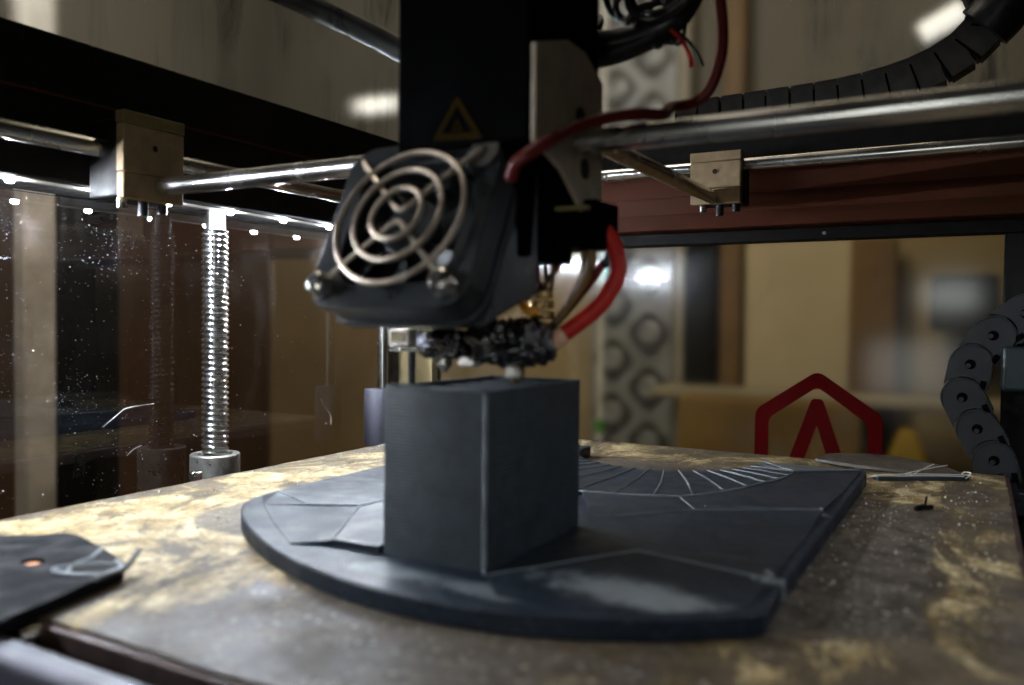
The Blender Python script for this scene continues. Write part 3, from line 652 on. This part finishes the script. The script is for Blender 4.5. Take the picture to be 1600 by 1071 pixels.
# fan of low facets on the front and right (x, y, z)
A = (-91, 240, 9.6); Lp = (-121, 201, 7.4); Rp = (-50.5, 241, 6.9)
XR = -51.0
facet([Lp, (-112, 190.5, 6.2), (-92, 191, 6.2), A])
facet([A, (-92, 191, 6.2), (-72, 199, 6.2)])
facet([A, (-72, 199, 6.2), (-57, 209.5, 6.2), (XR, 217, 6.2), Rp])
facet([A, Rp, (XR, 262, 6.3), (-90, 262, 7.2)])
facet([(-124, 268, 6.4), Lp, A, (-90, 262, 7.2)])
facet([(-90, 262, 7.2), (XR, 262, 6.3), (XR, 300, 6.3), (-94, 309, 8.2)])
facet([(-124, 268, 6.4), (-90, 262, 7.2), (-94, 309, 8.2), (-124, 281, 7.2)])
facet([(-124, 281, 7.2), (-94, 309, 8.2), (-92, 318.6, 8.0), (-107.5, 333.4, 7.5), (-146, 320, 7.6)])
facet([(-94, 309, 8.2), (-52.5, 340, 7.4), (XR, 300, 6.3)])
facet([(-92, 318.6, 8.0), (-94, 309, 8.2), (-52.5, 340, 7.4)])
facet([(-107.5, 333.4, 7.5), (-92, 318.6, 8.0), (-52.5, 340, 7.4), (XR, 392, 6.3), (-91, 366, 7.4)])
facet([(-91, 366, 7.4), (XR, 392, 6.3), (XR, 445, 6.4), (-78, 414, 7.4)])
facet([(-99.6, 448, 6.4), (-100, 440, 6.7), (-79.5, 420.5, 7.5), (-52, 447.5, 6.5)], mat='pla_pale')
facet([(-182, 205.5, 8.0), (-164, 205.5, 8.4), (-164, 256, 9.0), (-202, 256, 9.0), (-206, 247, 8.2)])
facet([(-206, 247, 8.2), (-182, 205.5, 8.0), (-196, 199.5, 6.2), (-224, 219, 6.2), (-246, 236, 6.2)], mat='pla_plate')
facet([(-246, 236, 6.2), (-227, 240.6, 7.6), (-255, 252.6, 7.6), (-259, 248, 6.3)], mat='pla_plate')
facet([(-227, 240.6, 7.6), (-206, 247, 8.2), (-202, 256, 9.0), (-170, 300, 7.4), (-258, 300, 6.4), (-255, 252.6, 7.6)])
for path, r_ in (([Lp, (-112, 212, 8.0), (-106, 220.5, 8.5), A, (-78, 240.6, 8.7), (-64, 240.9, 7.8), Rp], 0.33), ([(-255, 252.6, 7.7), (-227, 240.6, 7.8), (-207, 247.4, 8.2)], 0.35), ([(-183, 205.6, 8.1), (-206.4, 247.2, 8.3), (-202, 256, 9.0)], 0.4),
                 ([(-94, 309.4, 8.3), (-52.5, 339.8, 7.5), (-92.5, 318.6, 8.1)], 0.3), ([(-94, 309.4, 8.3), (-108, 333.4, 7.7)], 0.3), ([(-99.6, 448, 6.6), (-79.5, 420.5, 7.7), (-52, 447.5, 6.7)], 0.5),
                 ([(-124, 282, 7.4), (-94.5, 309.4, 8.3)], 0.18)):
    MB().tube([Vector(p) for p in path], r_, 6).build('seam', M['pla_seam'], pp)
for c_, r_ in (((-51.5, 243.5, 6.9), 1.4), ((-53, 340, 7.3), 1.1), ((-53, 247, 6.9), 1.0), ((-55, 239, 6.9), 0.9)):
    b2 = MB().lathe([(r_*.4, -r_*.9), (r_*.9, -r_*.4), (r_, 0), (r_*.8, r_*.5), (r_*.35, r_*.85)], c_, 10); b2.build('end_blob', M['pla_seam'], pp)
# hollow tower, still printing
X0, X1, Y0, Y1, ZT = -163.0, -125.3, 206.3, 272.0, 59.0
tw = MB()
ro, ri = 0.8, 1.6
out_p = [(x+(X0+X1)/2, y+(Y0+Y1)/2) for x, y in rrect((X1-X0)/2, (Y1-Y0)/2, ro, 3)]
in_p = [(x+(X0+X1)/2, y+(Y0+Y1)/2) for x, y in rrect((X1-X0)/2-ri, (Y1-Y0)/2-ri, 0.4, 3)]
tw.ringprism(out_p, in_p, 5.5, ZT)
tw.build('tower_wall', M['pla_tower'], pp, 0.15, 1)
MB().box(X0+1.5, X1-1.5, Y0+1.5, Y1-1.5, 50, ZT-2.4).build('tower_infill', M['pla_tower'], pp)
for k in range(5):
    y = Y0+8+k*12.0
    MB().box(X0+1.55, X1-1.55, y, y+0.7, ZT-2.45, ZT-0.9).build('infill_rib', M['pla_tower'], pp)
# corner bulge seam on the near edge and foot fillet
MB().tube([(X1-0.35, Y0+0.35, z) for z in (7.5, 12, 20, 26, 33, 40, 47, 53, ZT-0.6)], 0.72, 10, rad=[0.8, 0.66, 0.74, 0.62, 0.78, 0.66, 0.74, 0.64, 0.76]).build('corner_seam', M['pla_seam'], pp)
MB().tube(spline([(X1-0.3, Y0+0.2, 9), (X1-0.1, Y0-0.1, 7.6), (X1+2.0, Y0-3.5, 6.9)], 4), 0.6, 8).build('corner_foot', M['pla_seam'], pp)
rim = MB().tube(spline([(X0+0.8, Y0+0.6, ZT+0.1), (X0+6, Y0+0.7, ZT+0.5), (X0+13, Y0+0.6, ZT+0.35), (X0+20, Y0+0.7, ZT+0.05), (X1-1, Y0+0.7, ZT)], 6), 0.55, 8)
rim.build('fresh_rim', M['pla_pale'], pp)

# ---- scrap print lying over the near left bed corner
sp = empty('scrap_print', (-250, 145, 1), 'black scrap print with a round hole lying on the near left bed corner', 'scrap print')
poly = [(-330, 136), (-300, 156), (-283.5, 168.2), (-278, 174.5), (-272, 175.2), (-248, 169), (-230, 163.2), (-223.5, 158.5), (-219.5, 143), (-214.5, 127), (-209, 108), (-330, 92)]
pr = rpoly(poly, 3.0, 3)
hole_c = (-254, 148.5); nH = len(pr)
# plate with a hole: ring between outline and hole sampled by angle
def ang_sort(P, c): return sorted(P, key=lambda p: math.atan2(p[1]-c[1], p[0]-c[0]))
prs = ang_sort(pr, hole_c)
hol = [(hole_c[0]+3.6*math.cos(math.atan2(p[1]-hole_c[1], p[0]-hole_c[0])), hole_c[1]+3.6*math.sin(math.atan2(p[1]-hole_c[1], p[0]-hole_c[0]))) for p in prs]
MB().ringprism(prs, hol, 0.6, 4.0).build('scrap_plate', M['scrap_black'], sp, 0.25)
MB().lathe([(3.4, 0), (3.4, 2.4), (2.6, 2.9), (1.2, 2.9)], (-254, 148.5, 0.4), 20).build('copper_insert', M['brass_copper'], sp)  # added disc in place of the bed copper seen through the hole
MB().tube(spline([(-226, 161, 4.1), (-236, 155, 4.2), (-240, 147, 4.2), (-230, 147, 4.2), (-222, 151, 4.1)], 6), 0.8, 6).build('pale_scratch', M['pla_seam'], sp)
MB().tube(spline([(-248, 167.5, 4.1), (-242, 160, 4.15), (-239, 152, 4.15), (-232, 146, 4.15)], 6), 0.7, 6).build('pale_scratch', M['pla_seam'], sp)
MB().tube([(-232, 162, 4.1), (-224.3, 158.6, 4.1), (-221, 147, 4.1)], 0.9, 6).build('pale_rim', M['pla_seam'], sp)
MB().tube(spline([(-223, 156, 3.0), (-226, 162, 4.2), (-232, 170, 5.6)], 6), 0.9, 8).build('filament_tail', M['black_wire'], sp)

# ================================================================== print head
hd = empty('extruder_carriage', (-143, 245, 60), 'black dual nozzle print head with tilted round fan guard', 'print head')
MB().box(-169, -119, 220, 271, 134, 260).build('motor_body', M['head_black'], hd, 1.5)
MB().box(-160, -127, 228, 268, 100, 134).build('lower_body', M['head_black'], hd, 1.0)
f_side = lambda x, y, z: (-118.6+z, x, y)
MB().prism([(219.3, 134), (219.3, 163), (241, 170), (254, 170), (269, 163), (270, 120), (258, 114), (238, 128)], 0, 1.8, f_side).build('side_plate', M['side_plate'], hd, 0.4)
MB().prism([(x*0.1, y*0.1) for x, y in rrect(34, 40, 33, 6)], 0, 0.3, lambda x, y, z: (-116.5+z, 250+x, 146.5+y)).build('cable_slot', M['hole'], hd)
MB().prism([(x*0.1, y*0.1) for x, y in rrect(30, 34, 28, 6)], 0, 0.3, lambda x, y, z: (-116.5+z, 254+x, 131+y)).build('cable_slot', M['hole'], hd)
MB().box(-136, -112, 254, 274, 105, 121).build('rear_connector', M['head_black'], hd, 1)
MB().box(-126, -114, 250.5, 253.8, 117, 118.6).build('connector_tab', M['olive_cap'], hd, 0.3)
# bearing sleeves where rods enter
MB().cyl((-176, 250, 139), (-170, 250, 139), 7, 24).build('rod_bushing', M['head_black'], hd)
MB().cyl((-138, 271, 153), (-138, 276, 153), 7, 24).build('rod_bushing', M['head_black'], hd)
# warning triangle
f_fr = lambda x, y, z: (x, 219.9-z, y)
MB().ringprism(rpoly([(-154.6, 137.3), (-145.0, 151.0), (-135.2, 136.2)], 1.6, 4), rpoly([(-150.8, 139.2), (-145.0, 147.4), (-139.0, 138.6)], 0.8, 4), 0, 0.25, f_fr).build('warning_triangle', M['sticker_yellow'], hd)
MB().ringprism(rpoly([(-147.2, 139.5), (-145.0, 143.8), (-142.8, 139.5)], 0.6, 3), rpoly([(-146.0, 140.2), (-145.0, 142.2), (-144.0, 140.2)], 0.3, 3), 0, 0.25, f_fr).build('warning_mark', M['sticker_yellow'], hd)

# fan (tilted back 25.6 degrees)
al = R(25.6); FC = Vector((-158.2, 210.0, 110.8))
E1 = Vector((1, 0, 0)); E2 = Vector((0, math.sin(al), math.cos(al))); EN = Vector((0, -math.cos(al), math.sin(al)))
def fp(x, y, z): return FC+E1*x+E2*y+EN*z          # z > 0 towards the viewer
N_ = 72; fo, fi = [], []
sq = rrect(30.2, 30.2, 10, 17)
fi = [(26.2*math.cos(math.atan2(y, x)), 26.2*math.sin(math.atan2(y, x))) for x, y in sq]
fan = MB().ringprism(sq, fi, -3.5, 0, fp).build('cooling_fan', M['fan_black'], hd, 0.5)
sq2 = rrect(30.2, 30.2, 10, 17); MB().ringprism(sq2, fi, -15, -11.5, fp).build('rear_flange', M['fan_black'], fan, 0.4)
oct_ = rrect(29.3, 29.3, 9.4, 17)
MB().ringprism(oct_, fi, -11.5, -3.5, fp).build('fan_barrel', M['fan_black'], fan)
for sxn in (-1, 1):
    for syn in (-1, 1):
        c = fp(23.5*sxn, 23.5*syn, -11.5); d = fp(23.5*sxn, 23.5*syn, -3.5)
        MB().cyl(c, d, 4.6, 14).build('corner_post', M['fan_black'], fan)
# duct behind the fan
du = [fp(x, y, -15.0) for x, y in ((-29, -29), (29.6, -29), (29.6, 29), (-29, 29))]
bk = [Vector(p) for p in ((-180, 241, 89), (-126.6, 241, 89), (-126.6, 241, 130), (-180, 241, 130))]
MB().hexa(du+bk).build('air_duct', M['fan_black'], hd, 1.0)
# hub, blades
MB().tube([fp(0, 0, -12), fp(0, 0, -3.0)], 10.5, 28).build('fan_hub', M['fan_black'], fan, 1.0)
for k in range(7):
    a = 2*math.pi*k/7; bl = MB(); vs = []
    for j, r in enumerate((10.2, 15, 20, 25)):
        sw = 0.09*j
        for t, zz in ((-0.33, -9.5), (0.0, -6.8), (0.33, -4.2)):
            an = a+t*(1.05-0.12*j)+sw
            for off in (0.0, -0.9): vs.append(fp(r*math.cos(an), r*math.sin(an), zz+off))
    fs = []
    for j in range(3):
        for t in range(2):
            q = lambda jj, tt, o_: jj*6+tt*2+o_
            fs += [(q(j, t, 0), q(j, t+1, 0), q(j+1, t+1, 0), q(j+1, t, 0)), (q(j, t, 1), q(j+1, t, 1), q(j+1, t+1, 1), q(j, t+1, 1))]
        fs += [(j*6, (j+1)*6, (j+1)*6+1, j*6+1), (j*6+4, j*6+5, (j+1)*6+5, (j+1)*6+4)]
    fs += [(0, 1, 3, 2), (2, 3, 5, 4), (18, 20, 21, 19), (20, 22, 23, 21)]
    bl.add(vs, fs); bl.build('fan_blade', M['fan_black'], fan)
# wire guard
def circ(r, z, n=56): return [fp(r*math.cos(2*math.pi*k/n), r*math.sin(2*math.pi*k/n), z) for k in range(n)]
for r, z in ((23.6, 3.2), (16.2, 4.2), (9.2, 4.6)): MB().tube(circ(r, z), 1.0, 8, True).build('guard_ring', M['guard_wire'], fan)
for s in (1, -1):
    loopp = [(-23.5, 23.5*s, 1.6), (-19, 19*s, 2.6), (-9, 9.6*s, 3.0), (-2.6, 3.4*s, 3.1), (0, 2.2*s, 3.1), (2.6, 3.4*s, 3.1), (9, 9.6*s, 3.0), (19, 19*s, 2.6), (23.5, 23.5*s, 1.6)]
    MB().tube([fp(*p) for p in spline(loopp, 6)], 1.0, 8).build('guard_strut', M['guard_wire'], fan)
for sxn in (-1, 1):
    for syn in (-1, 1):
        c = (23.5*sxn, 23.5*syn)
        if syn < 0:
            s_ = MB().tube([fp(*c, 0.1), fp(*c, 2.4), fp(*c, 5.2), fp(*c, 6.4)], 3.9, 20, rad=[4.3, 4.1, 3.8, 2.6]).build('fan_screw', M['nickel'], fan, 0.4)
            MB().tube([fp(*c, 6.41), fp(*c, 6.5)], 1.5, 6).build('hex_socket', M['hole'], s_)
        elif sxn > 0:
            s_ = MB().tube([fp(*c, 0.1), fp(*c, 1.2)], 5.4, 22).build('corner_washer', M['washer'], fan, 0.3)
            MB().tube([fp(*c, 1.21), fp(*c, 1.3)], 1.5, 12).build('washer_hole', M['hole'], s_)
MB().tube([fp(12, 12, -2), fp(12, 12, 3)], 4.0, 16).build('hub_screw', M['fan_black'], fan, 0.6)

# hot end
def lump(name, c, half, mat, parent, seed, amp=2.0, sub=5):
    bm = bmesh.new(); bmesh.ops.create_icosphere(bm, subdivisions=sub, radius=1.0)
    mb = MB()
    for v in bm.verts:
        d = v.co.normalized(); k = 1/max(abs(d.x), abs(d.y), abs(d.z)); k = 1+(k-1)*0.75
        p = Vector((d.x*k*half[0], d.y*k*half[1], d.z*k*half[2]))
        q = p*0.26+Vector((seed, 0, 0)); nn = noise.noise(q)+0.7*(0.5-abs(noise.noise(q*2.6)))+0.35*noise.noise(q*5.0)
        mb.v.append(Vector(c)+p+d*nn*amp)
    mb.f = [tuple(v.index for v in f.verts) for f in bm.faces]; bm.free()
    return mb.build(name, mat, parent, sharp=180)
hb = lump('heater_block', (-137, 243, 72.6), (11.5, 12, 6.8), M['char'], hd, 3.1, 2.4)
lump('heater_block', (-162, 243, 71.5), (9.5, 10, 4.4), M['char'], hd, 8.7, 1.8)
MB().box(-176, -130, 234, 258, 77.2, 79.4).build('block_plate', M['head_black'], hd, 0.5)
MB().lathe([(0.7, 0), (1.0, 0.2), (2.6, 2.4), (3.0, 2.6), (3.0, 5.6), (2.2, 6)], (-133.8, 239.5, 59.25), 14).build('nozzle', M['brass'], hb)
lump('nozzle_ooze', (-133.8, 237.8, 63.2), (2.3, 2.1, 1.9), M['ceramic'], hb, 5.0, 0.5, 3)
lump('plate_ooze', (-150, 236, 66.0), (3.4, 2.2, 1.4), M['ceramic'], hd, 6.0, 0.6, 3)
MB().lathe([(0.7, 0), (2.6, 2.4), (3.0, 2.6), (3.0, 5.6)], (-163.5, 241, 61.8), 14).build('idle_nozzle', M['nickel'], hd)
te = MB().box(-190, -180.5, 243, 252, 70.2, 76.5).build('terminal', M['ceramic'], hd, 0.8)
MB().box(-188.6, -182, 242.6, 243.4, 72, 75.5).build('terminal_slot', M['olive_cap'], te)
MB().box(-190, -166, 243.5, 253, 68.4, 70.0).build('metal_tongue', M['nickel'], hd, 0.3)
MB().cyl((-186, 252, 20), (-185, 251, 69), 1.4, 10).build('probe_lead', M['black_wire'], hd)
# brass fitting and wires
for k, zz in enumerate((80.6, 84.4, 88.0)):
    MB().cyl((-136.5, 262, zz), (-136.5, 262, zz+3.0), 4.9-0.35*k, 20).build('brass_collar', M['brass'], hd, 0.5)
MB().tube(spline([(-132, 242, 91), (-132.6, 241, 88), (-131.8, 240, 85), (-129.2, 240, 83), (-126.5, 241, 83.4)], 6), 1.4, 10).build('orange_hook', M['orange'], hd)
def wire(pts, r, mat, name='heater_wire'): return MB().tube(spline(pts, 8), r, 12).build(name, M[mat], hd)
wire([(-121, 268, 121), (-116.5, 266, 114.5), (-110.4, 266, 106), (-108.6, 265, 97), (-112.5, 262, 87), (-119, 258, 80), (-126.5, 253, 73.5)], 2.9, 'red_wire')
wire([(-124.0, 254.6, 75.6), (-127.0, 252.4, 72.8), (-130.0, 250.6, 70.2)], 3.3, 'glassfibre', 'frayed_end')
wire([(-122, 266, 114), (-119, 266, 104), (-121, 266, 95), (-127, 264, 85), (-131, 262, 79)], 1.5, 'olive_wire', 'thin_wire')
wire([(-124, 269, 112), (-123, 269, 100), (-126, 268, 91), (-131, 265, 81)], 1.2, 'olive_wire', 'thin_wire')
wire([(-117, 272, 101), (-122, 270, 93), (-128, 266, 84), (-132, 262, 78)], 1.5, 'dark_red', 'thin_wire')
wire([(-114.5, 272, 104.5), (-115.5, 272, 101), (-117.2, 272, 100.6)], 1.7, 'black_wire', 'thin_wire')
wire([(-128, 268, 105), (-134, 266, 97), (-139, 264, 91), (-143, 262, 88)], 1.1, 'dark_red', 'thin_wire')
for k, (dx, mt) in enumerate(((0, 'dark_red'), (3.2, 'olive_wire'), (6, 'olive_wire'), (-2.6, 'black_wire'))):
    wire([(-139+dx, 264, 107), (-139.6+dx, 265, 98), (-138.5+dx*0.8, 264, 91)], 0.9, mt, 'thin_wire')
MB().box(-142.5, -138.5, 260, 265, 91.2, 93.6).build('wire_clip', M['ceramic'], hd, 0.4)
# red feed wire lying along the cross rod, up to the bundle
tag(MB().tube(spline([(-123.5, 216.5, 122.5), (-121, 214.5, 126), (-117, 214.5, 128.6), (-112.6, 219.5, 133), (-109, 232, 139.6), (-102, 243, 144.2), (-96, 252, 146.5), (-93, 264, 148.5), (-99, 290, 157.5), (-94, 300, 161), (-88, 300, 165), (-84, 300, 176), (-83.6, 300, 188), (-86, 300, 205), (-92, 300, 230)], 8), 2.0, 12,
    rad=None).build('red_cable', M['dark_red']), 'dark red cable draped over the cross rod and rising to the top', 'cable')
# cable bundle above the head
cbn = empty('cable_bundle', (-120, 300, 180), 'tangle of black looped cables hanging beside the print head', 'cables')
MB().tube(spline([(-150, 285, 240), (-146, 288, 205), (-140, 290, 190), (-128, 296, 186), (-112, 302, 190), (-100, 304, 198), (-90, 305, 222)], 8), 5.5, 14).build('thick_sleeve', M['black_wire'], cbn)
MB().tube(spline([(-156, 280, 230), (-150, 284, 203), (-143, 287, 187), (-134, 292, 181), (-116, 300, 186), (-104, 304, 196), (-98, 306, 222)], 8), 4.5, 14).build('thick_sleeve', M['black_wire'], cbn)
for i in range(7):
    cx_, cz_, rx_, rz_ = random.uniform(-142, -104), random.uniform(194, 206), random.uniform(6, 14), random.uniform(5, 9)
    tl = random.uniform(-0.5, 0.5); yy = random.uniform(292, 306)
    lp = [(cx_+rx_*math.cos(t)*math.cos(tl)-rz_*math.sin(t)*math.sin(tl), yy+3*math.sin(2*t), cz_+rx_*math.cos(t)*math.sin(tl)+rz_*math.sin(t)*math.cos(tl)) for t in [k*math.pi/5 for k in range(10)]]
    MB().tube(spline(lp, 5, True), 1.3, 8, True).build('cable_loop', M['black_wire'], cbn)
for i in range(6):
    x = -116+i*2.6; MB().tube(spline([(x, 302, 193), (x+1.5, 300, 186-(i % 3)), (x+4.5, 300, 184.5), (x+5, 302, 192)], 5), 0.8, 8).build('cable_loop', M['black_wire'], cbn)
MB().tube(spline([(-104, 301, 190), (-98.5, 300, 184), (-95.5, 300, 178), (-94.8, 300, 174)], 6), 0.9, 8).build('loose_end', M['red_wire'], cbn)
MB().tube(spline([(-103, 301, 190), (-96.5, 300, 184), (-92.5, 300, 178), (-90.8, 300, 174)], 6), 0.7, 8).build('loose_end', M['black_wire'], cbn)
tag(MB().tube(spline([(-330, 200, 262), (-290, 220, 236), (-262, 235, 218), (-238, 248.5, 206), (-215, 261, 194), (-196, 268, 184), (-168, 272, 178)], 8), 4.6, 14).build('feed_tube', M['tube_grey']), 'blurred dark grey tube slanting down to the print head from the top', 'tube')

# ================================================================== drag chains
def link_mesh(L, h, wdt):
    # side plates of a link in the local XZ plane: round head at the origin, tail hollowed round the next head at (L,0,0)
    body = []
    for k in range(13): a = R(90+180*k/12); body.append((h/2*math.cos(a), h/2*math.sin(a)))
    rc = h/2+0.55; a1 = math.degrees(math.asin(h/2*0.97/rc))
    for k in range(11):
        a = R(180+a1-2*a1*k/10); body.append((L+rc*math.cos(a), rc*math.sin(a)))
    return MB().prism(body, -wdt/2, wdt/2, lambda x, y, z: (x, z, y))
def chain_frame(p0, p1):
    d = (Vector(p1)-Vector(p0)).normalized(); yv = Vector((0, 1, 0)); zv = d.cross(yv).normalized()
    return Matrix((d, yv, zv)).transposed()
LK = 18.4
link_me = link_mesh(LK, 21.5, 15).mesh('chain_link'); link_me.materials.append(M['chain'])
inner_me = MB()
inner_me.prism([(LK*0.45, -8.2), (LK*1.2, -8.8), (LK*1.2, 8.8), (LK*0.45, 8.2)], -6.4, 6.4, lambda x, y, z: (x, z, y)); inner_me = inner_me.mesh('link_tongue'); inner_me.materials.append(M['chain'])
hole_me = MB().tube([(0, -7.45, 0), (0, -7.62, 0)], 2.7, 18).mesh('pin_hole'); hole_me.materials.append(M['chain_dark'])
pin_me = MB().tube([(0.9, -7.62, -0.9), (0.9, -7.9, -0.9)], 1.3, 14).mesh('pin'); pin_me.materials.append(M['chain'])
slot_me = MB().box(LK*0.40, LK*0.66, -7.7, -7.4, 6.6, 9.6).mesh('snap_slot'); slot_me.materials.append(M['chain_dark'])
rim_me = MB().tube([(10.0*math.cos(R(a)), -7.5, 10.1*math.sin(R(a))) for a in range(90, 271, 15)], 0.45, 6).mesh('link_rim'); rim_me.materials.append(M['chain'])
slat_me = MB().box(LK*0.2, LK*0.65, -6.5, 6.5, 10.0, 11.3).mesh('cross_bar'); slat_me.materials.append(M['chain'])
dc = empty('drag_chain', (12, 522, -15), 'black plastic drag chain rising from the rear right bed corner', 'drag chain')
path = [(11, 522, -10.5), (7.6, 522, 7.3), (-0.6, 522, 23.8), (-8.2, 522, 40.6), (-4.6, 522, 58.8), (5.8, 522, 74.6), (20.5, 522, 86.4), (38, 522, 92)]
for i in range(len(path)-1):
    p0, p1 = Vector(path[i+1]), Vector(path[i])       # rounded head on top, tongue down
    fm = chain_frame(p0, p1)
    lk = inst('chain_link', link_me, dc, p0, mat3=fm)
    for nm, me in (('link_tongue', inner_me), ('pin_hole', hole_me), ('pin', pin_me), ('snap_slot', slot_me), ('link_rim', rim_me), ('cross_bar', slat_me)):
        c = bpy.data.objects.new(nm, me); COL.objects.link(c); c.parent = lk
MB().box(2, 24, 516.5, 530, -22, -9).build('chain_anchor', M['chain'], dc, 1)
# second chain curling on the top of the rear beam
LT = 13.2
link2 = MB().box(-LT*0.06, LT*0.90, -7.5, 7.5, -10.5, 10.5).box(LT*0.89, LT*1.02, -6.6, 6.6, -9.4, 9.4).mesh('chain_link'); link2.materials.append(M['chain_grey'])
slit2 = MB().box(-0.5, 0.7, -7.9, -7.55, -6.5, 10.3).mesh('link_gap'); slit2.materials.append(M['chain_dark'])
dc2 = empty('drag_chain', (-80, 527, 206), 'grey black drag chain lying on the rear beam and curling upward', 'drag chain')
pth = spline([(-175, 527, 211.5), (-140, 527, 211.8), (-105, 527, 212.5), (-78, 527, 213.5), (-56, 527, 216), (-36, 527, 220.5), (-18, 527, 228), (-4, 527, 239), (1, 527, 254), (-5, 527, 269), (-18, 527, 282), (-36, 527, 290)], 20)
acc = [pth[0]]; d_ = 0
for a_, b_ in zip(pth[:-1], pth[1:]):
    d_ += (b_-a_).length
    if d_ >= LT: acc.append(b_); d_ = 0
for a_, b_ in zip(acc[:-1], acc[1:]):
    lk = inst('chain_link', link2, dc2, b_, mat3=chain_frame(b_, a_))
    c = bpy.data.objects.new('link_gap', slit2); COL.objects.link(c); c.parent = lk; c.location = (LT*0.95*MM, 0.0003, 0)
tag(MB().tube(spline([(-2, 519, 241), (7, 517, 252), (7, 514, 270), (-2, 511, 290), (-14, 508, 320), (-20, 505, 380), (-18, 500, 460)], 8), 14.5, 20).build('cable_sleeve', M['black_wire']), 'thick black cable sleeve rising out of the curled chain at top right', 'cable')  # tube added for the dark mass of the chain going up
tag(MB().box(9.6, 40, 494, 512, 46, 69).build('cable_bracket', M['teal'], None, 2, 3), 'dark teal black bracket behind the drag chain at the right edge', 'bracket')
